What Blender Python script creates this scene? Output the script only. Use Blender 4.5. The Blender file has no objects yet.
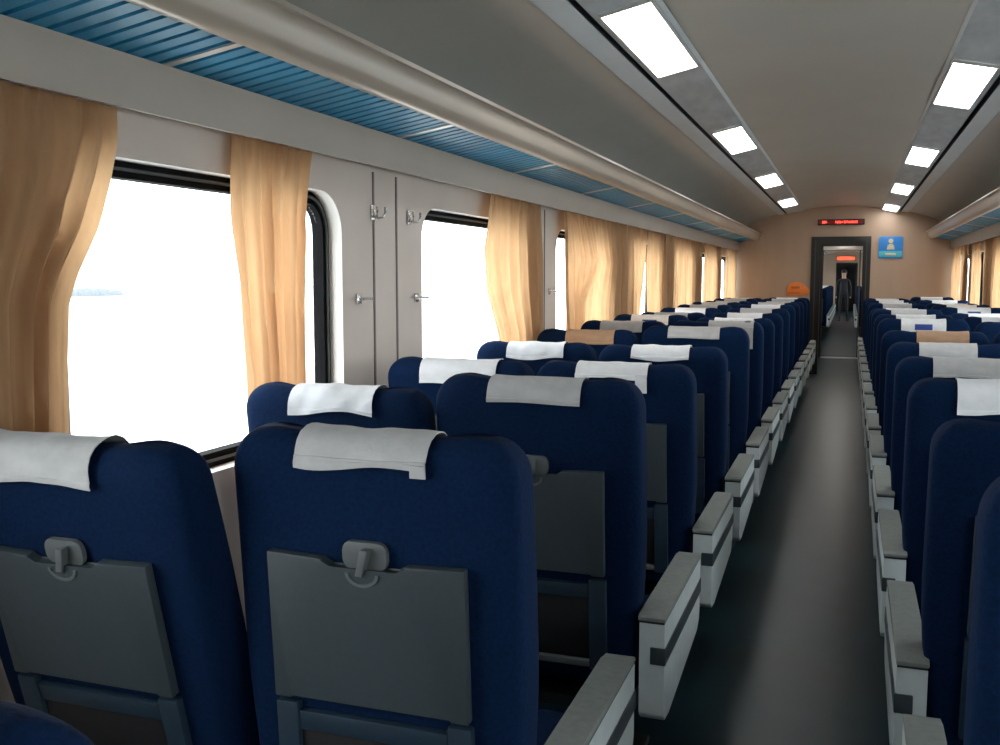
import bpy, bmesh, math, random
from mathutils import Vector, Matrix
random.seed(7)
PI = math.pi
sc = bpy.context.scene
COL = sc.collection

# ------------------------------------------------------------------ materials
def mat(name, col, rough=0.6, metal=0.0, noise=0.0, nscale=40.0, bump=0.0, spec=0.5, emit=None, estr=0.0, translucent=0.0, stretch=None):
    m = bpy.data.materials.new(name); m.use_nodes = True
    nt = m.node_tree; N = nt.nodes; L = nt.links
    b = N['Principled BSDF']
    b.inputs['Base Color'].default_value = (*col, 1)
    b.inputs['Roughness'].default_value = rough
    b.inputs['Metallic'].default_value = metal
    b.inputs['Specular IOR Level'].default_value = spec
    if noise > 0 or bump > 0:
        tc = N.new('ShaderNodeTexCoord'); mp = N.new('ShaderNodeMapping'); nz = N.new('ShaderNodeTexNoise')
        L.new(tc.outputs['Object'], mp.inputs['Vector']); L.new(mp.outputs['Vector'], nz.inputs['Vector'])
        if stretch: mp.inputs['Scale'].default_value = stretch
        nz.inputs['Scale'].default_value = nscale; nz.inputs['Detail'].default_value = 4
        if noise > 0:
            r = N.new('ShaderNodeValToRGB')
            r.color_ramp.elements[0].position = .3; r.color_ramp.elements[1].position = .7
            r.color_ramp.elements[0].color = (*[max(0, c*(1-noise)) for c in col], 1)
            r.color_ramp.elements[1].color = (*[min(1, c*(1+noise)) for c in col], 1)
            L.new(nz.outputs['Fac'], r.inputs['Fac']); L.new(r.outputs['Color'], b.inputs['Base Color'])
        if bump > 0:
            bp = N.new('ShaderNodeBump'); bp.inputs['Strength'].default_value = bump; bp.inputs['Distance'].default_value = .01
            L.new(nz.outputs['Fac'], bp.inputs['Height']); L.new(bp.outputs['Normal'], b.inputs['Normal'])
    if emit:
        b.inputs['Emission Color'].default_value = (*emit, 1); b.inputs['Emission Strength'].default_value = estr
    if translucent > 0:
        t = N.new('ShaderNodeBsdfTranslucent'); mx = N.new('ShaderNodeMixShader'); mx.inputs[0].default_value = translucent
        src = b.inputs['Base Color'].links
        if src: L.new(src[0].from_socket, t.inputs['Color'])
        else: t.inputs['Color'].default_value = (*col, 1)
        out = N['Material Output']
        L.new(b.outputs[0], mx.inputs[1]); L.new(t.outputs[0], mx.inputs[2]); L.new(mx.outputs[0], out.inputs['Surface'])
    return m

def glass_mat():
    m = bpy.data.materials.new('window_glass'); m.use_nodes = True
    N = m.node_tree.nodes; L = m.node_tree.links; N.remove(N['Principled BSDF'])
    t = N.new('ShaderNodeBsdfTransparent'); g = N.new('ShaderNodeBsdfGlossy'); g.inputs['Roughness'].default_value = .02
    mx = N.new('ShaderNodeMixShader'); mx.inputs[0].default_value = .06
    t.inputs['Color'].default_value = (.93, .96, .97, 1)
    L.new(t.outputs[0], mx.inputs[1]); L.new(g.outputs[0], mx.inputs[2]); L.new(mx.outputs[0], N['Material Output'].inputs['Surface'])
    return m

def print_mat():
    m = mat('printed_cover_cloth', (.72, .74, .76), .9, noise=.06, nscale=30, bump=.15)
    N = m.node_tree.nodes; L = m.node_tree.links; b = N['Principled BSDF']
    tc = N.new('ShaderNodeTexCoord'); sx = N.new('ShaderNodeSeparateXYZ'); L.new(tc.outputs['Object'], sx.inputs[0])
    ab = N.new('ShaderNodeMath'); ab.operation = 'ABSOLUTE'; L.new(sx.outputs['X'], ab.inputs[0])
    lt = N.new('ShaderNodeMath'); lt.operation = 'LESS_THAN'; lt.inputs[1].default_value = .055; L.new(ab.outputs[0], lt.inputs[0])
    z1 = N.new('ShaderNodeMath'); z1.operation = 'LESS_THAN'; z1.inputs[1].default_value = .775; L.new(sx.outputs['Z'], z1.inputs[0])
    z2 = N.new('ShaderNodeMath'); z2.operation = 'GREATER_THAN'; z2.inputs[1].default_value = .735; L.new(sx.outputs['Z'], z2.inputs[0])
    a1 = N.new('ShaderNodeMath'); a1.operation = 'MULTIPLY'; L.new(lt.outputs[0], a1.inputs[0]); L.new(z1.outputs[0], a1.inputs[1])
    a2 = N.new('ShaderNodeMath'); a2.operation = 'MULTIPLY'; L.new(a1.outputs[0], a2.inputs[0]); L.new(z2.outputs[0], a2.inputs[1])
    mx = N.new('ShaderNodeMix'); mx.data_type = 'RGBA'
    src = b.inputs['Base Color'].links[0].from_socket
    L.new(a2.outputs[0], mx.inputs[0]); L.new(src, mx.inputs[6]); mx.inputs[7].default_value = (.03, .07, .28, 1)
    L.new(mx.outputs[2], b.inputs['Base Color'])
    return m

M = dict(
    navy=mat('navy_seat_fabric', (.0014, .0125, .047), .9, noise=.25, nscale=120, bump=.2, spec=.12),
    white=mat('white_cover_cloth', (.78, .80, .84), .9, noise=.05, nscale=25, bump=.35),
    grey_cloth=mat('greyed_cover_cloth', (.47, .475, .485), .9, noise=.08, nscale=25, bump=.35),
    tan=mat('tan_cover_cloth', (.42, .27, .17), .9, noise=.1, nscale=25, bump=.3),
    printed=print_mat(),
    tray=mat('grey_tray_plastic', (.036, .051, .061), .5, noise=.06, nscale=60),
    latch=mat('pale_latch_plastic', (.11, .125, .13), .4, noise=.05, nscale=30),
    frame=mat('blue_grey_frame_plastic', (.012, .030, .052), .5, noise=.1, nscale=30),
    black=mat('black_plastic', (.008, .008, .010), .6, noise=.2, nscale=30),
    cream=mat('cream_armrest_plastic', (.50, .56, .575), .45, noise=.05, nscale=20),
    pad=mat('grey_armrest_pad', (.17, .19, .185), .6, noise=.1, nscale=50, bump=.1),
    stripe=mat('dark_armrest_stripe', (.03, .045, .055), .4, noise=.1, nscale=30),
    steel=mat('dark_seat_steel', (.03, .032, .035), .4, metal=.6, noise=.1, nscale=30),
    wall=mat('beige_wall_laminate', (.60, .53, .48), .5, noise=.05, nscale=3),
    endwall=mat('tan_end_wall_laminate', (.43, .315, .235), .4, noise=.08, nscale=3, stretch=(1, 1, .15)),
    ceil=mat('cream_ceiling_panel', (.42, .40, .36), .38, noise=.04, nscale=2, spec=.5),
    greypanel=mat('grey_light_channel', (.38, .41, .43), .4, noise=.18, nscale=14, stretch=(1, .3, 1)),
    bluegrey=mat('blue_grey_ceiling_edge', (.52, .57, .60), .45, noise=.04, nscale=4),
    dark=mat('dark_gap', (.012, .018, .02), .6, noise=.1, nscale=20),
    seam=mat('wall_seam', (.20, .17, .15), .7, noise=.1, nscale=20),
    pelmet=mat('cream_pelmet', (.40, .35, .30), .45, noise=.04, nscale=3),
    rail=mat('cream_rack_rail', (.40, .345, .285), .28, noise=.04, nscale=3),
    slat=mat('teal_blue_rack_slat', (.02, .24, .42), .45, noise=.12, nscale=8),
    slatlight=mat('painted_rack_gap_light', (.38, .60, .68), .45, noise=.08, nscale=8),  # pale groove colour painted in for light showing between the slats
    alu=mat('pale_aluminium', (.62, .62, .60), .35, metal=.5, noise=.05, nscale=20),
    chrome=mat('chrome_hook', (.6, .6, .6), .2, metal=.9, noise=.05, nscale=20),
    gasket=mat('black_window_gasket', (.006, .006, .007), .9, noise=.1, nscale=30, spec=.1),
    steelring=mat('grey_window_ring', (.05, .055, .06), .6, metal=0.0, noise=.1, nscale=30),
    reveal=mat('white_window_reveal', (.78, .77, .74), .5, noise=.03, nscale=5),
    glass=glass_mat(),
    floor=mat('dark_floor_covering', (.004, .018, .025), .34, noise=.22, nscale=5, bump=.03, spec=.25),
    curtain=mat('golden_tan_curtain', (.60, .375, .205), .9, noise=.08, nscale=18, translucent=.5, stretch=(1, 1, .2)),
    diffuser=mat('lit_lamp_diffuser', (.9, .9, .9), .4, emit=(1, .98, .94), estr=9.0, noise=.02, nscale=10),
    led=mat('red_led', (.2, .0, .0), .4, emit=(1, .06, .04), estr=3.0, noise=.02, nscale=10),
    leddim=mat('dim_red_display_face', (.06, .004, .004), .3, emit=(1, .02, .02), estr=.05, noise=.1, nscale=30),
    ledor=mat('orange_led', (.3, .05, .0), .4, emit=(1, .2, .08), estr=.55, noise=.02, nscale=10),
    doorframe=mat('dark_grey_door_frame', (.016, .017, .016), .4, metal=.3, noise=.1, nscale=15),
    signblue=mat('blue_sign_plate', (.03, .22, .62), .35, noise=.06, nscale=20),
    signcyan=mat('light_blue_sign_band', (.08, .48, .62), .35, noise=.05, nscale=20),
    signpale=mat('pale_sign_mark', (.62, .55, .38), .4, noise=.05, nscale=20),
    orange=mat('orange_notice', (.85, .24, .04), .5, noise=.08, nscale=20),
    orangedk=mat('darker_orange_notice_mark', (.55, .13, .02), .5, noise=.08, nscale=20),
    skin=mat('skin', (.45, .27, .19), .6, noise=.05, nscale=20),
    hair=mat('black_hair', (.01, .009, .008), .6, noise=.2, nscale=60),
    cloth=mat('dark_clothing', (.015, .016, .022), .85, noise=.2, nscale=40),
    ground=mat('pale_dry_ground', (.72, .70, .66), .95, noise=.06, nscale=.4),
    hedge=mat('hazy_grey_hedge', (.12, .135, .15), .95, noise=.15, nscale=3),
)

# ------------------------------------------------------------------ mesh helpers
def link(name, bm, m, parent=None, sharp=35, loc=None):
    me = bpy.data.meshes.new(name)
    bmesh.ops.recalc_face_normals(bm, faces=bm.faces)
    bm.to_mesh(me); bm.free()
    for p in me.polygons: p.use_smooth = True
    me.set_sharp_from_angle(angle=math.radians(sharp))
    ms = m if isinstance(m, (list, tuple)) else [m]
    for k in ms: me.materials.append(k)
    o = bpy.data.objects.new(name, me); COL.objects.link(o)
    if parent: o.parent = parent
    if loc: o.location = loc
    return o

def empty(name, label, cat, loc=(0, 0, 0), group=None):
    o = bpy.data.objects.new(name, None); COL.objects.link(o); o.location = loc
    o.empty_display_size = .1
    tag(o, label, cat, group); return o

def tag(o, label=None, cat=None, group=None, kind=None):
    if label: o['label'] = label
    if cat: o['category'] = cat
    if group: o['group'] = group
    if kind: o['kind'] = kind
    return o

def struct(o): o['kind'] = 'structure'; return o

def box(bm, x0, x1, y0, y1, z0, z1, bev=0, seg=2, mi=0):
    r = bmesh.ops.create_cube(bm, size=1); vs = r['verts']
    for v in vs:
        v.co = Vector((x0+(v.co.x+.5)*(x1-x0), y0+(v.co.y+.5)*(y1-y0), z0+(v.co.z+.5)*(z1-z0)))
    fs = {f for v in vs for f in v.link_faces}
    for f in fs: f.material_index = mi
    if bev:
        es = list({e for v in vs for e in v.link_edges})
        bmesh.ops.bevel(bm, geom=es, offset=bev, segments=seg, affect='EDGES', profile=.6)

def prism(bm, poly, fn, d0, d1, bev=0, mi=0):
    """extrude a 2-D polygon: fn(a,b,d) -> point"""
    lo = [bm.verts.new(fn(a, b, d0)) for a, b in poly]; hi = [bm.verts.new(fn(a, b, d1)) for a, b in poly]
    n = len(poly); fs = [bm.faces.new(lo), bm.faces.new(hi[::-1])]
    for i in range(n): fs.append(bm.faces.new((lo[i], hi[i], hi[(i+1) % n], lo[(i+1) % n])))
    for f in fs: f.material_index = mi
    if bev:
        bmesh.ops.bevel(bm, geom=list({e for f in fs for e in f.edges}), offset=bev, segments=2, affect='EDGES', profile=.6)

def tube(bm, pts, r, n=10):
    pts = [Vector(p) for p in pts]; rings = []
    for i, p in enumerate(pts):
        t = (pts[min(i+1, len(pts)-1)] - pts[max(i-1, 0)]).normalized()
        a = t.cross(Vector((0, 0, 1)) if abs(t.z) < .9 else Vector((1, 0, 0))).normalized(); b = t.cross(a)
        rings.append([bm.verts.new(p + r*(math.cos(2*PI*k/n)*a + math.sin(2*PI*k/n)*b)) for k in range(n)])
    for A, B in zip(rings, rings[1:]):
        for k in range(n): bm.faces.new((A[k], A[(k+1) % n], B[(k+1) % n], B[k]))
    bm.faces.new(rings[0]); bm.faces.new(rings[-1][::-1])

def loft(bm, rings, cap=True):
    vr = [[bm.verts.new(p) for p in r] for r in rings]; n = len(vr[0])
    for A, B in zip(vr, vr[1:]):
        for k in range(n): bm.faces.new((A[k], A[(k+1) % n], B[(k+1) % n], B[k]))
    if cap: bm.faces.new(vr[0][::-1]); bm.faces.new(vr[-1])

def strip(bm, prof, y0, y1, ny=1, mi=0):
    """open sheet from an (x,z) profile swept along y"""
    rows = [[bm.verts.new((x, y0+(y1-y0)*j/ny, z)) for x, z in prof] for j in range(ny+1)]
    for A, B in zip(rows, rows[1:]):
        for k in range(len(prof)-1):
            f = bm.faces.new((A[k], A[k+1], B[k+1], B[k])); f.material_index = mi

# ------------------------------------------------------------------ dimensions
YB, YE = -4.6, 16.1                 # carriage from behind the viewer to its far end wall
HW = 1.65                           # half width
ROWP = .96
WP, WL, W0 = 2.12, 1.39, 1.90       # window pitch, length, start
WZ0, WZ1, WR = .93, 1.83, .15
TRACK = 1.935

def rrect(y0, y1, z0, z1, r, k=8):
    """rounded rectangle points + matching points on the plain rectangle's corners (index list)"""
    P = []; mid = []
    for cy, cz, a0 in ((y1-r, z1-r, 0), (y0+r, z1-r, 90), (y0+r, z0+r, 180), (y1-r, z0+r, 270)):
        for i in range(k+1):
            a = math.radians(a0 + 90*i/k); P.append((cy + r*math.cos(a), cz + r*math.sin(a)))
        mid.append(len(P)-1-k//2)
    return P, mid

def wall_mesh(side, y_start, n_win, y_lo, y_hi):
    """side wall with real rounded window openings; inner face at |x| = HW"""
    bm = bmesh.new(); s = side; ZC0, ZC1 = .6, 2.0
    g = (WP-WL)/2
    def q(a, b, c, d): bm.faces.new([bm.verts.new(p) for p in (a, b, c, d)])
    x = s*HW
    q((x, y_lo, 0), (x, y_hi, 0), (x, y_hi, ZC0), (x, y_lo, ZC0))
    q((x, y_lo, ZC1), (x, y_hi, ZC1), (x, y_hi, 2.4), (x, y_lo, 2.4))
    c0 = y_start-g; c1 = y_start-g+n_win*WP
    if c0 > y_lo: q((x, y_lo, ZC0), (x, c0, ZC0), (x, c0, ZC1), (x, y_lo, ZC1))
    for k in range(n_win):
        a = y_start+k*WP; b = a+WL; lo = a-g; hi = min(b+g, y_hi)
        P, mid = rrect(a, b, WZ0, WZ1, WR)
        inner = [bm.verts.new((x, p[0], p[1])) for p in P]
        corners = [(hi, ZC1), (lo, ZC1), (lo, ZC0), (hi, ZC0)]
        out = []
        for i, p in enumerate(P):
            if i in mid: out.append(corners[mid.index(i)]); continue
            c = i//9; ii = i % 9
            # before the mid point the arc maps to one edge, after it to the next
            first = ii < 4
            if c == 0: o = (hi, p[1]) if first else (p[0], ZC1)
            elif c == 1: o = (p[0], ZC1) if first else (lo, p[1])
            elif c == 2: o = (lo, p[1]) if first else (p[0], ZC0)
            else: o = (p[0], ZC0) if first else (hi, p[1])
            out.append(o)
        ov = [bm.verts.new((x, o[0], o[1])) for o in out]
        n = len(P)
        for i in range(n): bm.faces.new((inner[i], inner[(i+1) % n], ov[(i+1) % n], ov[i]))
        dep = [bm.verts.new((x+s*.085, p[0], p[1])) for p in P]     # reveal
        for i in range(n):
            f = bm.faces.new((inner[i], inner[(i+1) % n], dep[(i+1) % n], dep[i])); f.material_index = 1
    if c1 < y_hi: q((x, c1, ZC0), (x, y_hi, ZC0), (x, y_hi, ZC1), (x, c1, ZC1))
    return bm

def ring_mesh(bm, s, y0, y1, z0, z1, r, w, xa, xb):
    """rounded rectangular ring of width w between |x| = xa and xb"""
    A, _ = rrect(y0, y1, z0, z1, r); B, _ = rrect(y0+w, y1-w, z0+w, z1-w, max(.02, r-w)); n = len(A)
    vs = [[bm.verts.new((s*x, p[0], p[1])) for p in P] for P, x in ((A, xb), (A, xa), (B, xa), (B, xb))]
    for R1, R2 in zip(vs, vs[1:]+vs[:1]):
        for i in range(n): bm.faces.new((R1[i], R1[(i+1) % n], R2[(i+1) % n], R2[i]))

winno = [0]
def window(s, a):
    winno[0] += 1; b = a+WL
    bm = bmesh.new(); box(bm, s*(HW+.078)-.003, s*(HW+.078)+.003, a+.02, b-.02, WZ0+.02, WZ1-.02)
    P, _ = rrect(a+.04, b-.04, WZ0+.04, WZ1-.04, WR-.03)
    bm.free(); bm = bmesh.new()
    prism(bm, P, lambda y, z, d: (s*(HW+d), y, z), .075, .081)
    g = struct(link('window_%d' % winno[0], bm, M['glass']))
    bm = bmesh.new(); ring_mesh(bm, s, a-.005, b+.005, WZ0-.005, WZ1+.005, WR, .05, HW+.055, HW+.10)
    link('window_frame', bm, M['gasket'], g)
    bm = bmesh.new(); ring_mesh(bm, s, a+.018, b-.018, WZ0+.018, WZ1-.018, WR-.022, .008, HW+.047, HW+.06)
    link('window_trim', bm, M['steelring'], g)
    # daylight portal in the opening guides the sky's own light through it
    L = bpy.data.lights.new('window_daylight', 'AREA'); L.shape = 'RECTANGLE'; L.size = WZ1-WZ0; L.size_y = WL
    L.cycles.is_portal = True
    lo = bpy.data.objects.new('window_daylight', L); COL.objects.link(lo)
    lo.location = (s*(HW+.11), (a+b)/2, (WZ0+WZ1)/2)
    lo.rotation_euler = (0, PI/2 if s > 0 else -PI/2, 0)

def seams(s, ys, parent):
    for y in ys:
        bm = bmesh.new(); x = s*HW
        for d in (-.105, .105): box(bm, min(x, x-s*.004), max(x, x-s*.004), y+d-.006, y+d+.006, .02, TRACK)
        link('panel_seam', bm, M['seam'], parent)

# ------------------------------------------------------------------ room shell
def shell(y0, y1, ws, n, pre):
    for s, nm in ((-1, 'left'), (1, 'right')):
        w = struct(link('wall_%s%s' % (pre, nm), wall_mesh(s, ws, n, y0, y1), [M['wall'], M['reveal']]))
        for k in range(n): window(s, ws+k*WP)
        seams(s, [ws+k*WP-(WP-WL)/2 for k in range(n+1) if y0 < ws+k*WP-(WP-WL)/2 < y1-.15], w)
        # pelmet that hides the curtain track
        bm = bmesh.new()
        prism(bm, [(1.543, 1.935), (1.553, 1.935), (1.553, 2.03), (1.646, 2.03), (1.646, 2.065), (1.535, 2.065)], lambda a, b, d: (s*a, d, b), y0, y1)
        struct(link('trim_%spelmet_%s' % (pre, nm), bm, M['pelmet']))
        # ceiling side panel and cove
        bm = bmesh.new()
        strip(bm, [(s*.932, 2.484), (s*.95, 2.494), (s*1.05, 2.472), (s*1.18, 2.432), (s*1.30, 2.386), (s*1.34, 2.368), (s*1.42, 2.325), (s*1.50, 2.27), (s*1.57, 2.205), (s*1.652, 2.10)], y0, y1, 12)
        struct(link('ceiling_%sside_panel_%s' % (pre, nm), bm, M['ceil']))
        bm = bmesh.new(); strip(bm, [(s*.838, 2.512), (s*.838, 2.500), (s*.925, 2.486), (s*.937, 2.482)], y0, y1)
        struct(link('trim_%sceiling_edge_%s' % (pre, nm), bm, M['bluegrey']))
        bm = bmesh.new(); strip(bm, [(s*.800, 2.506), (s*.808, 2.535), (s*.832, 2.535), (s*.838, 2.506)], y0, y1)
        struct(link('trim_%sceiling_gap_%s' % (pre, nm), bm, M['dark']))
        bm = bmesh.new(); strip(bm, [(s*.565, 2.556), (s*.565, 2.548), (s*.68, 2.523), (s*.800, 2.497), (s*.800, 2.508)], y0, y1)
        struct(link('ceiling_%slight_channel_%s' % (pre, nm), bm, M['greypanel']))
        bm = bmesh.new()
        prism(bm, [(.552, 2.556), (.566, 2.545), (.570, 2.556), (.556, 2.57)], lambda a, b, d: (s*a, d, b), y0, y1)
        struct(link('trim_%slight_channel_edge_%s' % (pre, nm), bm, M['bluegrey']))
        bm = bmesh.new(); box(bm, min(s*1.61, s*1.649), max(s*1.61, s*1.649), y0, y1, 0, .12, .006)
        struct(link('baseboard_%s%s' % (pre, nm), bm, M['frame']))
    bm = bmesh.new()
    strip(bm, [(.56*t, 2.558+.05*(1-t*t)) for t in [i/8 for i in range(-8, 9)]], y0, y1, 12)
    struct(link('ceiling_%scentre' % pre if pre else 'ceiling', bm, M['ceil']))

shell(YB, YE, W0-3*WP, 10, '')
bm = bmesh.new(); box(bm, -1.7, 1.7, YB, 46.5, -.06, 0)
struct(link('floor', bm, M['floor']))
bm = bmesh.new(); box(bm, -1.7, 1.7, YB-.06, YB, 0, 2.6)
struct(link('wall_rear', bm, M['endwall']))

# far end wall with its doorway
DX0, DX1, DZ = -.425, .425, 2.12
bm = bmesh.new()
box(bm, -1.66, DX0, YE, YE+.08, 0, 2.70); box(bm, DX1, 1.66, YE, YE+.08, 0, 2.70); box(bm, DX0, DX1, YE, YE+.08, DZ, 2.70)
struct(link('wall_far_end', bm, M['endwall']))
bm = bmesh.new()
prism(bm, [(DX0-.01, 0), (DX0-.01, DZ+.02), (DX1+.01, DZ+.02), (DX1+.01, 0), (DX1-.10, 0), (DX1-.10, DZ-.10), (DX0+.13, DZ-.10), (DX0+.13, 0)],
      lambda a, b, d: (a, d, b), YE-.03, YE+.14, .006)
df = struct(link('door_1', bm, M['doorframe']))
bm = bmesh.new(); box(bm, DX0+.045, DX0+.06, YE-.042, YE-.025, .02, DZ-.04); box(bm, DX1-.06, DX1-.045, YE-.042, YE-.025, .02, DZ-.04)
link('door_trim', bm, M['steelring'], df)
# vestibule corridor, second doorway and next carriage
Y2 = 19.5
bm = bmesh.new()
for s in (-1, 1): box(bm, min(s*.46, s*.52), max(s*.46, s*.52), YE+.14, 23.0, 0, 2.35)
struct(link('wall_corridor', bm, M['wall']))
bm = bmesh.new(); box(bm, -.52, .52, YE+.14, 23.0, 2.30, 2.36)
struct(link('ceiling_corridor', bm, M['ceil']))
bm = bmesh.new()
prism(bm, [(-.46, 0), (-.46, 2.30), (.46, 2.30), (.46, 0), (.36, 0), (.36, 2.02), (-.34, 2.02), (-.34, 0)], lambda a, b, d: (a, d, b), Y2, Y2+.1, .006)
d2 = struct(link('door_2', bm, M['doorframe']))
bm = bmesh.new(); box(bm, -.34, .36, Y2-.02, Y2+.1, 2.02, 2.09, .004)
link('transom_strip', bm, M['alu'], d2)
bm = bmesh.new(); box(bm, .30, .325, Y2-.03, Y2, .02, 2.02, .004)
link('door_trim', bm, M['steelring'], d2)
bm = bmesh.new(); box(bm, -.34, .36, Y2-.12, Y2+.16, 0, .012, .004)
link('threshold', bm, M['alu'], d2)
bm = bmesh.new(); box(bm, -.34, .36, Y2+.16, Y2+.42, 0, .008, .003)
link('gangway_strip', bm, M['black'], d2)
cl = bpy.data.lights.new('corridor_fill_light', 'AREA'); cl.shape = 'RECTANGLE'; cl.size = .25; cl.size_y = .8; cl.energy = 14; cl.color = (1, .95, .88)  # added unseen fill light, brightens the corridor behind the doorway header
clo = bpy.data.objects.new('corridor_fill_light', cl); COL.objects.link(clo); clo.location = (0, 18.0, 2.285)
NY0, NY1 = 23.0, 45.0
shell(NY0, NY1, 23.6, 10, 'next_')
bm = bmesh.new()
box(bm, -1.66, -.5, NY0, NY0+.06, 0, 2.70); box(bm, .5, 1.66, NY0, NY0+.06, 0, 2.70); box(bm, -.5, .5, NY0, NY0+.06, 2.34, 2.70)
struct(link('wall_next_near_end', bm, M['endwall']))
bm = bmesh.new()
box(bm, -1.66, -.43, NY1, NY1+.06, 0, 2.70); box(bm, .43, 1.66, NY1, NY1+.06, 0, 2.70); box(bm, -.43, .43, NY1, NY1+.06, 2.1, 2.70)
struct(link('wall_next_far_end', bm, M['endwall']))
bm = bmesh.new()
prism(bm, [(-.44, 0), (-.44, 2.12), (.44, 2.12), (.44, 0), (.36, 0), (.36, 2.02), (-.36, 2.02), (-.36, 0)], lambda a, b, d: (a, d, b), NY1-.04, NY1+.1, .006)
struct(link('door_3', bm, M['doorframe']))
bm = bmesh.new(); box(bm, -.5, .5, 46.4, 46.46, 0, 2.3); box(bm, -.5, -.44, 45.06, 46.4, 0, 2.3); box(bm, .44, .5, 45.06, 46.4, 0, 2.3); box(bm, -.5, .5, 45.06, 46.46, 2.3, 2.36)
struct(link('wall_next_vestibule', bm, M['doorframe']))

# ------------------------------------------------------------------ luggage racks
def rack(s, y0, y1, label):
    root = empty('luggage_rack', label, 'luggage rack', (s*1.3, 8, 2.0))
    def P(name, bm, m):
        o = link(name, bm, m); o.parent = root; o.matrix_parent_inverse = Matrix.Translation(root.location).inverted(); return o
    # ribbed blue floor of the rack: one mesh, its ribs are its pattern
    bm = bmesh.new(); y = y0; nrib = int((y1-y0)/.062); low = []; 
    prof = []
    for i in range(nrib):
        ya = y0+i*.062; prof += [(ya, 0), (ya+.044, 0), (ya+.047, .020), (ya+.059, .020)]
    rows = []
    for (xx, zz) in ((1.60, 2.058), (1.54, 2.067), (1.285, 2.112)):
        rows.append([bm.verts.new((s*xx, a, zz+h)) for a, h in prof])
    for A, B in zip(rows, rows[1:]):
        for i in range(len(prof)-1):
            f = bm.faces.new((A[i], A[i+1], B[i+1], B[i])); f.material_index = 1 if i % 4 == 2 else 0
    o = P('slat_panel', bm, [M['slat'], M['slatlight']])
    for p in o.data.polygons: p.use_smooth = False
    # rounded front rail
    prof = [(1.305, 2.098), (1.285, 2.090), (1.262, 2.092), (1.244, 2.104), (1.232, 2.125), (1.224, 2.155), (1.214, 2.18), (1.206, 2.19), (1.200, 2.186), (1.194, 2.19), (1.196, 2.204), (1.210, 2.208), (1.226, 2.198), (1.24, 2.16), (1.262, 2.135), (1.305, 2.128)]
    bm = bmesh.new(); prism(bm, prof, lambda a, b, d: (s*a, d, b), y0, y1)
    P('front_rail', bm, M['rail'])
    y = 2.15-1.4*int((2.15-y0)/1.4)
    while y < y1-.1:
        bm = bmesh.new()
        prism(bm, [(1.60, 2.054), (1.27, 2.108), (1.27, 2.118), (1.60, 2.064)], lambda a, b, d: (s*a, d, b), y, y+.028)
        P('bracket', bm, M['alu']); y += 1.4
rack(-1, -1.2, YE, 'long blue slatted luggage rack with cream rail above the big near window')
rack(1, -1.2, YE, 'blue slatted luggage rack above the curtains behind the blue wall sign')

# ------------------------------------------------------------------ ceiling lights
def lamp(s, y, label, emissive=True, gap_group=None):
    c = (s*.675, y+.60, 2.524)
    root = empty('ceiling_light', label, 'ceiling light', c, gap_group or 'square lamps in the ceiling channels')
    ang = -s*math.atan2(.051, .235)
    for nm, m, (hx, hy, z0, z1), bev in (('diffuser', 'diffuser', (.096, .590, -.012, -.002), .004), ('lamp_frame', 'alu', (0, 0, 0, 0), 0)):
        bm = bmesh.new()
        if nm == 'diffuser': box(bm, -hx, hx, -hy, hy, z0, z1, bev)
        else:
            for a in ((-.103, -.096, -.605, .605), (.096, .103, -.605, .605), (-.096, .096, -.605, -.59), (-.096, .096, .59, .605)): box(bm, a[0], a[1], a[2], a[3], -.014, -.001)
        bmesh.ops.rotate(bm, verts=bm.verts, cent=(0, 0, 0), matrix=Matrix.Rotation(-ang, 3, 'Y'))
        link(nm, bm, M[m], root)
ords = ['first', 'second', 'third', 'fourth', 'fifth', 'sixth', 'seventh', 'eighth', 'ninth', 'tenth', 'eleventh', 'twelfth', 'thirteenth', 'fourteenth', 'fifteenth']
names_l = ['largest lit ceiling lamp, in the channel over the long rack side', 'second lit lamp along the channel left of the ceiling centre',
           'third lit lamp along the channel left of the ceiling centre', 'smallest and farthest lit lamp in the channel left of the ceiling centre']
for k in range(4): lamp(-1, 3.70+3.2*k, names_l[k])
names_r = ['large lit ceiling lamp, nearest in the channel right of the ceiling centre', 'second lit lamp along the channel right of the ceiling centre',
           'third lit lamp along the channel right of the ceiling centre', 'farthest lit lamp in the channel above the blue wall sign']
for k in range(4): lamp(1, 5.2+3.2*k, names_r[k])
lamp(-1, 24.6, 'tiny lit ceiling lamp in the next carriage beyond the end doorway', gap_group='lamps of the next carriage')

# ------------------------------------------------------------------ seats
def sgnpow(v, p): return math.copysign(abs(v)**p, v)
PIV = Vector((0, .06, .45))
def backrest_bm():
    bm = bmesh.new(); rings = []; n = 56
    zs = [.40, .43, .50, .58, .66, .74, .82, .90, .98, 1.06, 1.12, 1.15, 1.175, 1.195, 1.21, 1.223, 1.233, 1.241, 1.247, 1.25]
    for z in zs:
        w = .2925
        if z < .80: w = .2925-.03*((.80-z)/.40)**1.4
        if z > 1.17: w = .2925-.058*(1-math.sqrt(max(0, 1-((z-1.17)/.082)**2)))
        yr, yf = 0.0, .13+.03*max(0, (1.0-z))
        if z > 1.0: yf = .13-.02*(z-1.0)/.25
        if z > 1.19:
            u = min(1, (z-1.19)/.061); e = .048*(1-math.sqrt(max(0, 1-u*u))); yr += e; yf -= e
        if z < .43: yr += .015; yf -= .015; w -= .015
        ym, t = (yr+yf)/2, (yf-yr)/2; R = []
        for k in range(n):
            a = 2*PI*k/n; c, s = math.cos(a), math.sin(a)
            x = w*sgnpow(c, .30); y = ym+t*sgnpow(s, .42)
            zz = z
            if z > 1.15:
                f = (z-1.15)/.10; zz += f*(.010*math.exp(-((abs(x)-.20)/.05)**2) - .004)
            y += .004*math.cos(x/.2925*PI)*(1 if s < 0 else -3)
            R.append(Vector((x, y, zz))-PIV)
        rings.append(R)
    loft(bm, rings); return bm

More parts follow.
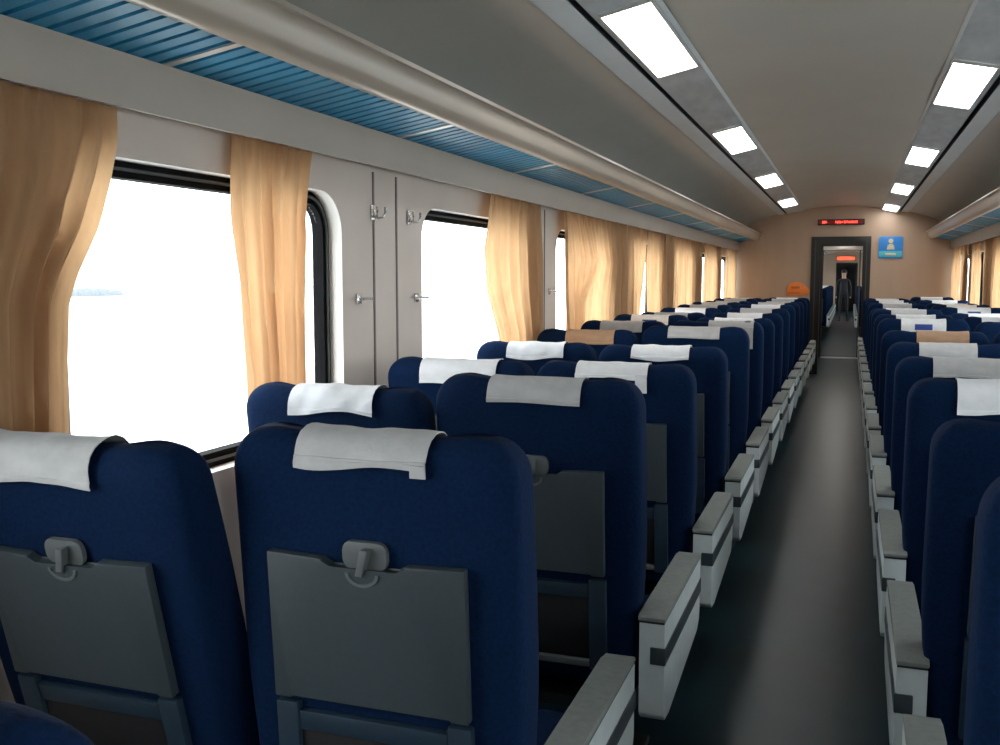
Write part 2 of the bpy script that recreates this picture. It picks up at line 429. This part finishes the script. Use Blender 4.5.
def cover_bm(w, zr, zf=1.10, hem=True, wr=.003, flap=None, seed=0):
    """headrest cover: thin cloth folded over the top of the backrest"""
    bm = bmesh.new(); rnd = random.Random(seed)
    path = [(-.006, zr), (-.006, zr+.012), (-.006, 1.20 if zr < 1.19 else zr+.014), (-.003, 1.212), (.001, 1.222), (.010, 1.236), (.024, 1.247), (.045, 1.2525), (.062, 1.2525), (.082, 1.249), (.097, 1.238), (.108, 1.222), (.114, 1.20), (.119, 1.17), (.122, 1.14), (.126, zf)]
    if hem: path = [(-.0095, zr), (-.0095, zr+.009), (-.0065, zr+.011)]+path[1:]
    nx = 18; ph = [rnd.uniform(0, 6) for _ in range(4)]
    outer = []; inner = []
    for j, (y, z) in enumerate(path):
        a = []; b = []
        p0 = path[max(0, j-1)]; p1 = path[min(len(path)-1, j+1)]
        ty, tz = p1[0]-p0[0], p1[1]-p0[1]; l = math.hypot(ty, tz); ny, nz = -tz/l, ty/l
        for i in range(nx+1):
            x = -w/2+w*i/nx
            d = wr*(math.sin(x*38+ph[0]+z*25)+.6*math.sin(x*77+ph[1]-z*60))*.5+wr
            zz = z+(wr*2*math.sin(x*20+ph[2]) if j < 2 else 0) + .010*(1 if z > 1.2 else 0)*math.exp(-((abs(x)-.20)/.05)**2)
            a.append(bm.verts.new(Vector((x, y+ny*(d+.001), zz+nz*(d+.001)))-PIV)); b.append(bm.verts.new(Vector((x, y+ny*(d-.001), zz+nz*(d-.001)))-PIV))
        outer.append(a); inner.append(b)
    m = len(path)
    for j in range(m-1):
        for i in range(nx):
            bm.faces.new((outer[j][i], outer[j][i+1], outer[j+1][i+1], outer[j+1][i]))
            bm.faces.new((inner[j][i], inner[j+1][i], inner[j+1][i+1], inner[j][i+1]))
        bm.faces.new((outer[j][0], outer[j+1][0], inner[j+1][0], inner[j][0])); bm.faces.new((outer[j][nx], inner[j][nx], inner[j+1][nx], outer[j+1][nx]))
    for r in (0, m-1):
        for i in range(nx): bm.faces.new((outer[r][i], inner[r][i], inner[r][i+1], outer[r][i+1]))
    # small tab hanging at one corner
    if flap:
        box(bm, flap[0], flap[1], -.0115-PIV.y, -.0075-PIV.y, flap[2]-PIV.z, zr+.02-PIV.z)
    return bm

def xz(y0, y1): return lambda a, b, d: (a-PIV.x, d-PIV.y, b-PIV.z)
def tray_bm():
    bm = bmesh.new()
    poly = [(-.2, .715), (-.165, .715), (-.165, .724), (.165, .724), (.165, .715), (.2, .715), (.2, 1.006), (.085, 1.002), (.068, .986), (-.068, .986), (-.085, 1.002), (-.2, 1.006)]
    prism(bm, [(a, b+.008) for a, b in poly], xz(0, 0), -.024, -.002, .0035); return bm
def frame_bm():
    bm = bmesh.new()
    for s in (-1, 1): box(bm, min(s*.155, s*.203), max(s*.155, s*.203), -.020-PIV.y, .004-PIV.y, .45-PIV.z, .712-PIV.z, .006)
    box(bm, -.155, .155, -.016-PIV.y, .004-PIV.y, .655-PIV.z, .695-PIV.z, .005)
    return bm
def latch_bm():
    bm = bmesh.new(); P, _ = rrect(-.045, .045, .992, 1.045, .018)
    prism(bm, P, xz(0, 0), -.012, -.0005, .002); return bm
def lever_bm():
    bm = bmesh.new()
    prism(bm, [(-.013, .985), (.003, .985), (.016, 1.036), (.000, 1.036)], xz(0, 0), -.031, -.011, .003)
    P = [(.034*math.cos(a), .990-.026*math.sin(a)) for a in [PI*i/12 for i in range(13)]]+[(.028*math.cos(a), .990-.020*math.sin(a)) for a in [PI*i/12 for i in range(12, -1, -1)]]
    prism(bm, P, xz(0, 0), -.027, -.0235); return bm
def pocket_bm():
    bm = bmesh.new(); box(bm, -.155, .155, -.008-PIV.y, -.001-PIV.y, .478-PIV.z, .655-PIV.z, .002); return bm
def footbar_bm():
    bm = bmesh.new(); box(bm, -.155, .155, -.020-PIV.y, .0-PIV.y, .458-PIV.z, .476-PIV.z, .004); return bm
def cushion_bm():
    bm = bmesh.new(); box(bm, -.262, .262, .135, .60, .33, .465, .035, 4)
    for v in bm.verts:
        if v.co.z > .42: v.co.z += .015*math.cos(v.co.x/.262*PI/2)+.02*(v.co.y-.135)/.46-.012
    return bm
def armbody_bm(s, x0=.2945, x1=.3645):
    bm = bmesh.new()
    poly = [(-.03, .602), (-.028, .345), (-.005, .325), (.05, .325), (.58, .372), (.62, .40), (.63, .43), (.63, .602)]
    prism(bm, poly, lambda a, b, d: (s*d, a, b), x0, x1, .006); return bm
def armpad_bm(s, x0=.2945, x1=.3645):
    bm = bmesh.new()
    poly = [(-.036, .606), (-.036, .617), (-.02, .624), (.58, .624), (.625, .618), (.637, .606)]
    prism(bm, poly, lambda a, b, d: (s*d, a, b), x0-.002, x1+.001, .004); return bm
def armstripe_bm(s, d):
    bm = bmesh.new(); box(bm, min(s*(.325+d), s*(.3675+d)), max(s*(.325+d), s*(.3675+d)), -.033, .632, .487, .535, .004); return bm
def armline_bm(s, d):
    bm = bmesh.new(); box(bm, min(s*(.2955+d), s*(.363+d)), max(s*(.2955+d), s*(.363+d)), -.031, .63, .6, .608); return bm
def slimarm_bm(s, x):
    bm = bmesh.new(); prism(bm, [(.16, .57), (.16, .60), (.18, .61), (.52, .61), (.55, .595), (.55, .57)], lambda a, b, d: (s*d, a, b), x-.019, x+.019, .005)
    prism(bm, [(.30, .40), (.30, .572), (.38, .572), (.38, .40)], lambda a, b, d: (s*d, a, b), x-.012, x+.012, .003); return bm
def base_bm():
    bm = bmesh.new()
    for x in (-.20, .20):
        box(bm, x-.02, x+.02, .17, .23, .012, .335, .004); box(bm, x-.025, x+.025, .05, .52, 0, .025, .004)
    box(bm, -.25, .25, .16, .24, .27, .328, .006); box(bm, -.24, .24, .045, .56, .30, .334, .005); return bm

COV = {}
def cov_mesh(kind, seed, w=.28, zr=1.185, flap=None, wr=.002):
    k = (kind, seed, w, zr, flap, wr)
    if k not in COV:
        o = link('headrest_cover', cover_bm(w, zr, seed=seed, flap=flap, wr=wr), M[kind]); COV[k] = o.data; bpy.data.objects.remove(o)
    return COV[k]

def part(root, name, bm, m, pivot=False):
    o = link(name, bm, m, root)
    if pivot: o.location = PIV; o['tilts'] = 1
    return o

def make_seat(s, aisle):
    """s = +1: its aisle side is +x.  aisle: True for the seat by the aisle."""
    root = empty('train_seat', 'x', 'train seat')
    part(root, 'backrest', backrest_bm(), M['navy'], True)
    part(root, 'headrest_cover', cover_bm(.28, 1.185), M['white'], True)
    t = part(root, 'tray_table', tray_bm(), M['tray'], True)
    l = part(root, 'tray_latch', latch_bm(), M['latch'], True)
    part(l, 'latch_lever', lever_bm(), M['latch'])
    f = part(root, 'back_frame', frame_bm(), M['frame'], True)
    part(f, 'pocket', pocket_bm(), M['black']); part(f, 'foot_bar', footbar_bm(), M['latch'])
    part(root, 'seat_cushion', cushion_bm(), M['navy'])
    part(root, 'base', base_bm(), M['steel'])
    if aisle:
        d = 0 if s > 0 else -.02
        a = part(root, 'armrest', armbody_bm(s, .2945+d, .3645+d), M['cream'])
        part(a, 'armrest_pad', armpad_bm(s, .2945+d, .3645+d), M['pad']); part(a, 'armrest_stripe', armstripe_bm(s, d), M['stripe']); part(a, 'pad_seam', armline_bm(s, d), M['dark'])
    else:
        part(root, 'armrest', slimarm_bm(s, .285), M['pad']); part(root, 'armrest', slimarm_bm(-s, .275), M['pad'])
    return root

def copy_seat(src):
    r = src.copy(); COL.objects.link(r)
    for ch in src.children:
        c = ch.copy(); COL.objects.link(c); c.parent = r
        for g in ch.children:
            d = g.copy(); COL.objects.link(d); d.parent = c
    return r

protos = {}
def place_seat(side, aisle, y, label, tilt, cover=None, group=None, top=1.235):
    """side -1: block left of the aisle, +1: block right of it"""
    s = 1 if side < 0 else -1
    key = (side, aisle)
    if key not in protos: protos[key] = make_seat(s, aisle); r = protos[key]
    else: r = copy_seat(protos[key])
    cx = .6475 if aisle else 1.2555
    if side > 0: cx -= .02
    r.location = (side*cx, y, 0); r['label'] = label
    if group: r['group'] = group
    for c in r.children:
        if c.get('tilts'):
            c.rotation_euler = (math.radians(tilt), 0, 0)   # positive: top leans towards -y
            if c.name.startswith(('headrest_cover', 'backrest')): c.scale = (1, 1, (top-.45)/.80)
            if c.name.startswith('headrest_cover'):
                if cover:
                    kind, kw, dx, lab = cover
                    c.data = cov_mesh(kind, **kw); c.location = PIV+Vector((dx, 0, 0)); c['label'] = lab
    return r

rnd = random.Random(5)
plain = 'white headrest cover'
# --- left block
def row_words(k): return ords[k-1]
GL = 'seats in rows left of the aisle'; GR = 'seats in rows right of the aisle'
left_aisle = {0: (14.3, ('white', dict(seed=1), 0, plain), 1.225), 1: (4, ('grey_cloth', dict(seed=2, w=.265, wr=.0035, flap=(.103, .1325, 1.186), zr=1.196), -.006, 'greyish white headrest cover with a small tab'), 1.235),
              2: (4.5, ('grey_cloth', dict(seed=3, w=.262, wr=.001, zr=1.192), .004, 'flat greyish white headrest cover'), 1.247), 3: (7, ('white', dict(seed=4, flap=(.09, .131, 1.155), zr=1.206, w=.262), .0, 'white headrest cover with a tab hanging at its aisle side'), 1.213),
              4: (7, ('white', dict(seed=5, wr=.0035, zr=1.2, w=.262), 0, plain), 1.21), 5: (3, ('grey_cloth', dict(seed=6, wr=.001, zr=1.195), 0, 'greyish white headrest cover'), 1.245),
              6: (5, ('grey_cloth', dict(seed=7, w=.28, zr=1.2, flap=(.075, .138, 1.085)), .095, 'greyish headrest cover slid towards the aisle, a long strip hanging down'), 1.24)}
left_win = {1: (13.5, ('grey_cloth', dict(seed=8, w=.32, wr=.003), -.06, 'greyish white headrest cover'), 1.225), 2: (7, ('white', dict(seed=9, wr=.005, w=.27), .012, 'bright wrinkled white headrest cover'), 1.205),
            3: (7, ('white', dict(seed=10, w=.31, zr=1.165), .015, 'bright white headrest cover'), 1.208), 4: (6, ('white', dict(seed=11, wr=.004), .015, plain), 1.21),
            5: (5, ('tan', dict(seed=12, wr=.001, zr=1.18), .03, 'tan headrest cover'), 1.22), 7: (5, ('printed', dict(seed=13), 0, 'white headrest cover with a dark blue print'), 1.235)}
la_lab = {0: 'navy seat at the lower corner of the frame, only its rounded top showing',
          1: 'nearest full navy seat beside the aisle, grey tray table folded up below a greyish cover',
          2: 'second navy aisle seat left of the aisle, flat greyish cover, tray partly hidden',
          3: 'third navy aisle seat left of the aisle, white cover with a hanging tab',
          4: 'fourth navy aisle seat left of the aisle, wrinkled white cover',
          5: 'fifth navy aisle seat left of the aisle, straight greyish cover'}
lw_lab = {1: 'nearest navy seat under the first big window, tilted grey tray table on its back',
          2: 'second navy window-side seat left of the aisle, bright wrinkled white cover',
          3: 'third navy window-side seat left of the aisle, wide bright cover against the second window',
          4: 'fourth navy window-side seat left of the aisle, white cover below the second curtain',
          5: 'fifth navy window-side seat left of the aisle, with a tan cover'}
for k in range(0, 15):
    y = 1.595+ROWP*(k-1)+(.02 if k == 1 else 0)
    t, c, h = left_aisle.get(k, (5+rnd.uniform(-1.5, 1.5), (rnd.choice(['white', 'grey_cloth', 'white']), dict(seed=20+k % 3), rnd.uniform(-.015, .015), 'pale headrest cover'), rnd.uniform(1.215, 1.245)))
    sa = place_seat(-1, True, y, la_lab.get(k, 'navy aisle seat left of the aisle, %s row from the near end' % row_words(k)), t, c, GL, h)
    if k == 1: sa.location.x -= .022
    if k > 0:
        t, c, h = left_win.get(k, (5+rnd.uniform(-1.5, 1.5), (rnd.choice(['white', 'grey_cloth', 'grey_cloth']), dict(seed=20+k % 3), rnd.uniform(-.015, .015), 'pale headrest cover'), rnd.uniform(1.21, 1.24)))
        sw = place_seat(-1, False, y, lw_lab.get(k, 'navy window-side seat left of the aisle, %s row from the near end' % row_words(k)), t, c, GL, h)
        if k == 1: sw.location.x -= .020
right_aisle = {0: (3, ('white', dict(seed=1), 0, plain), 1.25), 1: (10, ('white', dict(seed=2), 0, plain), 1.21), 2: (9, ('white', dict(seed=9, w=.29, wr=.003, zr=1.16), -.008, 'bright white headrest cover'), 1.205),
               3: (9, ('grey_cloth', dict(seed=3), -.012, 'greyish headrest cover'), 1.20), 4: (9, ('grey_cloth', dict(seed=4, w=.26), -.015, 'greyish headrest cover'), 1.20),
               5: (7, ('tan', dict(seed=12), .04, 'tan headrest cover'), 1.205), 6: (5, ('printed', dict(seed=13, zr=1.15), 0, 'white headrest cover with a dark blue print'), 1.235)}
ra_lab = {0: 'dark navy seat cut by the frame right of the aisle, nearest on that side',
          1: 'second dark navy seat right of the aisle, beyond the one cut by the frame',
          2: 'third navy aisle seat right of the aisle, large bright white cover',
          3: 'fourth navy aisle seat right of the aisle, greyish cover just behind the large bright one',
          4: 'fifth navy aisle seat right of the aisle, narrow greyish cover',
          5: 'sixth navy aisle seat right of the aisle, with a tan cover',
          6: 'seventh navy aisle seat right of the aisle, white cover with a dark blue print'}
for k in range(0, 15):
    y = 1.50+ROWP*k
    if y > 15: break
    t, c, h = right_aisle.get(k, (5+rnd.uniform(-1.5, 1.5), (rnd.choice(['white', 'printed', 'grey_cloth']), dict(seed=20+k % 3), rnd.uniform(-.015, .015), 'pale headrest cover'), rnd.uniform(1.21, 1.24)))
    place_seat(1, True, y, ra_lab.get(k, 'navy aisle seat right of the aisle, %s row from the near end' % ords[k]), t, c, GR, h)
    if k >= 3:
        c = (rnd.choice(['white', 'printed', 'white']), dict(seed=20+k % 3), rnd.uniform(-.015, .015), 'pale headrest cover')
        place_seat(1, False, y, 'navy window-side seat right of the aisle, %s row from the near end' % ords[k], 5+rnd.uniform(-1.5, 1.5), c, GR, rnd.uniform(1.21, 1.24))
# seats of the next carriage, seen through the doorway
for k in range(10):
    for side in (-1, 1):
        place_seat(side, True, 24.8+1.9*k*.55, 'navy seat in the next carriage %s of its aisle, seen through the doorway' % ('left' if side < 0 else 'right'), 5, None, 'seats of the next carriage, %s of its aisle' % ('left' if side < 0 else 'right'))

# ------------------------------------------------------------------ curtains
def interp(tab, z):
    """tab: (z, y) from top to bottom"""
    if z >= tab[0][0]: return tab[0][1]
    for (za, ya), (zb, yb) in zip(tab, tab[1:]):
        if z >= zb:
            t = (za-z)/(za-zb); return ya+(yb-ya)*t
    return tab[-1][1]
def curtain(s, left, right, label, zb=.80, folds=None, amp=.026, x0=1.606, seed=0):
    r = random.Random(seed); bm = bmesh.new()
    wtop = right[0][1]-left[0][1]
    nf = folds or max(3, wtop/.12); nu, nv = int(nf*12), 44
    ph = r.uniform(0, 6); p2 = r.uniform(0, 6); rows = []
    for j in range(nv+1):
        v = j/nv; z = TRACK+.012-(TRACK+.012-zb)*v
        l, q = interp(left, z), interp(right, z); row = []
        dens = min(1.6, wtop/max(.12, (q-l)))
        for i in range(nu+1):
            u = i/nu
            uu = u+.018*math.sin(2*PI*u*2.3+p2+v*2)
            a = min(amp, .024)*(.45+.55*min(1, v*4))*(.7+.3*dens)
            d = a*math.sin(2*PI*nf*uu+ph+.5*math.sin(v*3+p2))+.35*a*math.sin(2*PI*nf*2.3*uu+p2+v*1.5)
            if v < .06: d += .006*math.sin(2*PI*nf*3*u)
            row.append(bm.verts.new((s*(x0-d), l+(q-l)*u, z)))
        rows.append(row)
    for A, B in zip(rows, rows[1:]):
        for i in range(nu): bm.faces.new((A[i], A[i+1], B[i+1], B[i]))
    o = link('curtain', bm, M['curtain'], None, 80)
    tag(o, label, 'curtain', 'curtains along the carriage windows'); return o
T = 1.95
curtain(-1, [(T, 1.22), (.8, 1.30)], [(T, 2.06), (1.86, 2.055), (1.76, 2.02), (1.64, 1.965), (1.53, 1.89), (1.46, 1.855), (1.3, 1.84), (.8, 1.83)], 'large golden tan curtain at the near edge of the first big window', folds=9, amp=.018, x0=1.614, seed=1)
curtain(-1, [(T, 2.56), (1.7, 2.55), (1.2, 2.60), (.8, 2.61)], [(T, 3.00), (1.71, 2.93), (1.44, 2.91), (.8, 2.90)], 'golden curtain between the first big window and the black rounded frame corner', folds=5.5, amp=.022, seed=2)
curtain(-1, [(T, 4.77), (1.66, 4.67), (1.45, 4.72), (1.2, 4.92), (.8, 4.95)], [(T, 5.63), (.8, 5.66)], 'glowing golden curtain at the far edge of the second window, before the bare wall strip', folds=6, seed=3)
curtain(-1, [(T, 6.13), (1.2, 6.21), (.8, 6.22)], [(T, 6.60), (1.63, 6.84), (1.36, 6.56), (.8, 6.48)], 'dull orange curtain bulging at the near edge of the third window', folds=7, amp=.02, x0=1.585, seed=4)
curtain(-1, [(T, 6.66), (1.63, 6.86), (1.36, 6.62), (.8, 6.50)], [(T, 8.05), (.8, 8.14)], 'widest bright golden curtain spread across the third window', folds=9, x0=1.605, amp=.022, seed=5)
curtain(-1, [(T, 8.16), (.8, 8.2)], [(T, 8.75), (1.85, 8.90), (1.5, 8.72), (1.3, 8.58), (.8, 8.55)], 'curtain at the near edge of the fourth window, beside a bright slit of glass', folds=4, seed=6)
curtain(-1, [(T, 9.02), (.8, 9.06)], [(T, 9.70), (.8, 9.70)], 'orange curtain at the far edge of the fourth window', folds=5, seed=7)
curtain(-1, [(T, 9.86), (.8, 9.86)], [(T, 10.42), (.8, 10.36)], 'curtain at the near edge of the fifth window', folds=4, seed=8)
curtain(-1, [(T, 10.62), (.8, 10.56)], [(T, 11.48), (.8, 11.48)], 'pale glowing curtain across the fifth window', folds=7, seed=9)
curtain(-1, [(T, 11.62), (.8, 11.62)], [(T, 12.36), (.8, 12.36)], 'curtain at the near edge of the sixth window', folds=5, seed=10)
curtain(-1, [(T, 12.72), (.8, 12.66)], [(T, 14.25), (.8, 14.25)], 'yellow curtain spread across the sixth window', folds=10, seed=11)
curtain(-1, [(T, 14.85), (.8, 14.85)], [(T, 16.02), (.8, 16.02)], 'farthest golden curtain left of the end wall', folds=8, amp=.024, x0=1.585, seed=12)
curtain(1, [(T, 15.1), (1.6, 15.25), (.8, 15.3)], [(T, 16.02), (.8, 16.02)], 'farthest pale curtain right of the end wall', folds=6, amp=.024, x0=1.585, seed=13)
curtain(1, [(T, 14.45), (.8, 14.5)], [(T, 15.02), (1.6, 14.85), (.8, 14.82)], 'yellow curtain second from the end wall on the blue sign side', folds=4, seed=14)
curtain(1, [(T, 13.1), (.8, 13.1)], [(T, 13.75), (.8, 13.75)], 'dull curtain between the two farthest windows on the blue sign side', folds=5, seed=15)
curtain(1, [(T, 10.7), (.8, 10.7)], [(T, 12.55), (.8, 12.5)], 'wide bright cream curtain where the frame ends, above the right seats', folds=11, seed=16)

# ------------------------------------------------------------------ hooks on the left wall
def coat_hook(y, z, label):
    r = empty('coat_hook', label, 'coat hook', (-HW, y, z), 'coat hooks on the wall by the windows')
    bm = bmesh.new(); box(bm, 0, .008, -.016, .016, -.03, .03, .003); link('hook_plate', bm, M['chrome'], r)
    bm = bmesh.new()
    for d in (-1, 1): tube(bm, [(.006, 0, -.01), (.022, d*.012, -.022), (.036, d*.028, -.018), (.042, d*.036, .004), (.040, d*.038, .022)], .005)
    link('hook_prong', bm, M['chrome'], r)
def tie_hook(y, z, label):
    r = empty('curtain_tie_hook', label, 'curtain hook', (-HW, y, z), 'curtain tie hooks on the wall by the windows')
    bm = bmesh.new(); box(bm, 0, .01, -.018, .018, -.02, .02, .004); link('hook_plate', bm, M['chrome'], r)
    bm = bmesh.new(); tube(bm, [(.006, 0, 0), (.03, 0, 0), (.034, .0, 0)], .006)
    tube(bm, [(.034, -.062, 0), (.036, 0, .002), (.034, .062, 0)], .0055); link('hook_bar', bm, M['chrome'], r)
coat_hook(3.54, 1.775, 'twin coat hook above the bar hook, beside the black rounded window corner')
coat_hook(3.88, 1.775, 'twin coat hook on the wall near the upper corner of the second window')
tie_hook(3.41, 1.435, 'small bright bar hook on the wall beside the black rounded window frame')
tie_hook(3.95, 1.43, 'thin dark bar hook at the edge of the second window')
tie_hook(5.98, 1.43, 'small bar hook on the wall strip before the third window')
tie_hook(10.44, 1.43, 'tiny bar hook in the slit of the fifth window')

# ------------------------------------------------------------------ signs on the end wall
def display(y, zc, cx, w, h, mface, mled, label, blocks):
    r = empty('led_display', label, 'display sign', (cx, y, zc))
    bm = bmesh.new(); box(bm, -w/2, w/2, -.05, 0, -h/2, h/2, .005); link('housing', bm, M['black'], r)
    bm = bmesh.new(); box(bm, -w/2+.02, w/2-.02, -.054, -.049, -h/2+.015, h/2-.015); link('screen', bm, mface, r)
    bm = bmesh.new()
    for a, b in blocks:
        x = a
        while x < b:
            zt = rnd.choice([.5, .35, .5]); zb = rnd.choice([-.5, -.3, -.5]); hh = h-.045
            box(bm, x*w, x*w+.009, -.057, -.053, zb*hh, zt*hh)
            if rnd.random() < .6: box(bm, x*w, x*w+.022, -.057, -.053, -.01, .0)
            x += .034
    link('lit_text', bm, mled, r)
display(YE, 2.36, -.01, .68, .088, M['leddim'], M['led'], 'glowing red scrolling display above the end doorway', [(-.40, -.30), (-.12, .02), (.06, .34)])
display(NY1, 2.32, -.05, .8, .20, M['ledor'], M['led'], 'small orange display beyond the doorway in the next carriage', [(-.3, .3)])
# blue sign
r = empty('wall_sign', 'square blue sign with a pale figure, right of the end doorway', 'sign', (.712, YE, 1.965))
bm = bmesh.new(); P, _ = rrect(-.172, .172, -.165, .165, .03); prism(bm, P, lambda a, b, d: (a, d, b), -.02, 0, .003); link('plate', bm, M['signblue'], r)
bm = bmesh.new(); box(bm, -.16, .16, -.024, -.019, -.145, -.055, .002); link('light_band', bm, M['signcyan'], r)
bm = bmesh.new(); box(bm, -.075, .075, -.027, -.023, -.115, -.085, .001); link('band_mark', bm, M['signpale'], r)
bm = bmesh.new()
P = [(.035*math.cos(2*PI*i/20), .098+.035*math.sin(2*PI*i/20)) for i in range(20)]; prism(bm, P, lambda a, b, d: (a, d, b), -.024, -.019)
prism(bm, [(-.055, -.03), (.055, -.03), (.045, .03), (.02, .055), (-.02, .055), (-.045, .03)], lambda a, b, d: (a, d, b), -.024, -.019); link('figure_mark', bm, M['signpale'], r)
# orange notice
r = empty('wall_notice', 'orange notice low on the end wall, left of the doorway', 'notice', (-.62, YE, 1.325))
bm = bmesh.new(); prism(bm, [(-.17, -.09), (.08, -.09), (.18, -.05), (.18, .0), (.09, .08), (.03, .11), (-.08, .11), (-.15, .06)], lambda a, b, d: (a, d, b), -.015, 0, .003); link('plate', bm, M['orange'], r)
bm = bmesh.new(); box(bm, -.10, .03, -.019, -.014, .015, .05, .002); box(bm, -.15, .03, -.019, -.014, -.065, -.045, .002); link('printed_mark', bm, M['orangedk'], r)

# ------------------------------------------------------------------ person standing far away in the next carriage
def person(loc, label):
    V = [(0, 0, .93), (0, 0, 1.10), (0, .01, 1.30), (0, .01, 1.42), (0, 0, 1.50), (0, -.01, 1.58), (0, 0, 1.68),
         (-.17, .01, 1.39), (-.22, .0, 1.12), (-.23, -.06, .88), (-.23, -.08, .80), (.17, .01, 1.39), (.23, .02, 1.12), (.22, -.05, .88), (.22, -.07, .80),
         (-.10, 0, .88), (-.11, -.01, .48), (-.11, .02, .08), (-.12, -.12, .04), (.10, 0, .88), (.12, .03, .48), (.13, .09, .08), (.14, -.04, .04)]
    R = [.15, .13, .15, .11, .055, .08, .085, .06, .048, .035, .03, .06, .048, .035, .03, .085, .06, .045, .04, .085, .06, .045, .04]
    E = [(0, 1), (1, 2), (2, 3), (3, 4), (4, 5), (5, 6), (3, 7), (7, 8), (8, 9), (9, 10), (3, 11), (11, 12), (12, 13), (13, 14), (0, 15), (15, 16), (16, 17), (17, 18), (0, 19), (19, 20), (20, 21), (21, 22)]
    me = bpy.data.meshes.new('person'); me.from_pydata(V, E, []); me.validate()
    o = bpy.data.objects.new('person', me); COL.objects.link(o); o.location = loc
    md = o.modifiers.new('skin', 'SKIN'); md.use_smooth_shade = True
    for i, v in enumerate(me.skin_vertices[0].data): v.radius = (R[i], R[i]*.8); v.use_root = (i == 0)
    sb = o.modifiers.new('sub', 'SUBSURF'); sb.levels = sb.render_levels = 2
    dg = bpy.context.evaluated_depsgraph_get(); ev = o.evaluated_get(dg); m2 = bpy.data.meshes.new_from_object(ev)
    o.modifiers.clear(); o.data = m2
    for m in (M['cloth'], M['skin']): m2.materials.append(m)
    for p in m2.polygons:
        p.use_smooth = True; c = p.center
        p.material_index = 1 if (c.z > 1.47 or (c.z < .86 and abs(c.x) > .185)) else 0
    tag(o, label, 'person')
    bm = bmesh.new(); bmesh.ops.create_uvsphere(bm, u_segments=16, v_segments=10, radius=.1)
    for v in bm.verts:
        v.co = Vector((v.co.x*1.0, v.co.y*1.05+.02, v.co.z*1.0+1.685))
        if v.co.z < 1.66 and v.co.y < .0: v.co.z = 1.66
    link('hair', bm, M['hair'], o)
person((-.05, 35.5, 0), 'person in dark clothes standing in the aisle beyond the end doorway')

# ------------------------------------------------------------------ outside
bm = bmesh.new(); box(bm, -300, 300, -200, 300, -1.4, -1.2)
struct(link('ground_outside', bm, M['ground']))
bm = bmesh.new(); n = 40; rings = []
for i in range(n+1):
    y = 99+19*i/n; e = math.sin(PI*min(1, max(0, i/n)))**.35; h = e*(1.2+.08*math.sin(i*1.7)+.08*math.sin(i*.9+1)) + .02
    rings.append([(-100+(.9*e+.05)*math.cos(a), y, -1.2+h*math.sin(a)) for a in [PI*k/8 for k in range(9)]])
loft(bm, rings)
tag(link('hedge', bm, M['hedge']), 'hazy grey hedge far outside the first big window', 'hedge')

w = bpy.data.worlds.new('sky'); sc.world = w; w.use_nodes = True
N = w.node_tree.nodes; L = w.node_tree.links; bg = N['Background']
tc = N.new('ShaderNodeTexCoord'); sx = N.new('ShaderNodeSeparateXYZ'); L.new(tc.outputs['Generated'], sx.inputs[0])
rp = N.new('ShaderNodeValToRGB'); rp.color_ramp.elements[0].position = .5; rp.color_ramp.elements[0].color = (1, .99, .97, 1)
rp.color_ramp.elements[1].position = 1; rp.color_ramp.elements[1].color = (.78, .89, 1, 1)
L.new(sx.outputs['Z'], rp.inputs['Fac']); L.new(rp.outputs['Color'], bg.inputs['Color'])
bg.inputs['Strength'].default_value = 6.0

# ------------------------------------------------------------------ camera
cam = bpy.data.cameras.new('camera'); co = bpy.data.objects.new('camera', cam); COL.objects.link(co)
cam.sensor_width = 36; cam.lens = 36*980/1000; cam.clip_start = .05; cam.clip_end = 800
co.location = (.15, 0, 1.52)
co.rotation_euler = (math.radians(90-5.566), 0, math.radians(19.584))
sc.camera = co
sc.view_settings.view_transform = 'Standard'; sc.view_settings.look = 'None'; sc.view_settings.gamma = 1; sc.view_settings.use_curve_mapping = False
sc.view_settings.exposure = 0.42
sc.cycles.use_denoising = True
sc.cycles.max_bounces = 10; sc.cycles.diffuse_bounces = 6; sc.cycles.transparent_max_bounces = 12
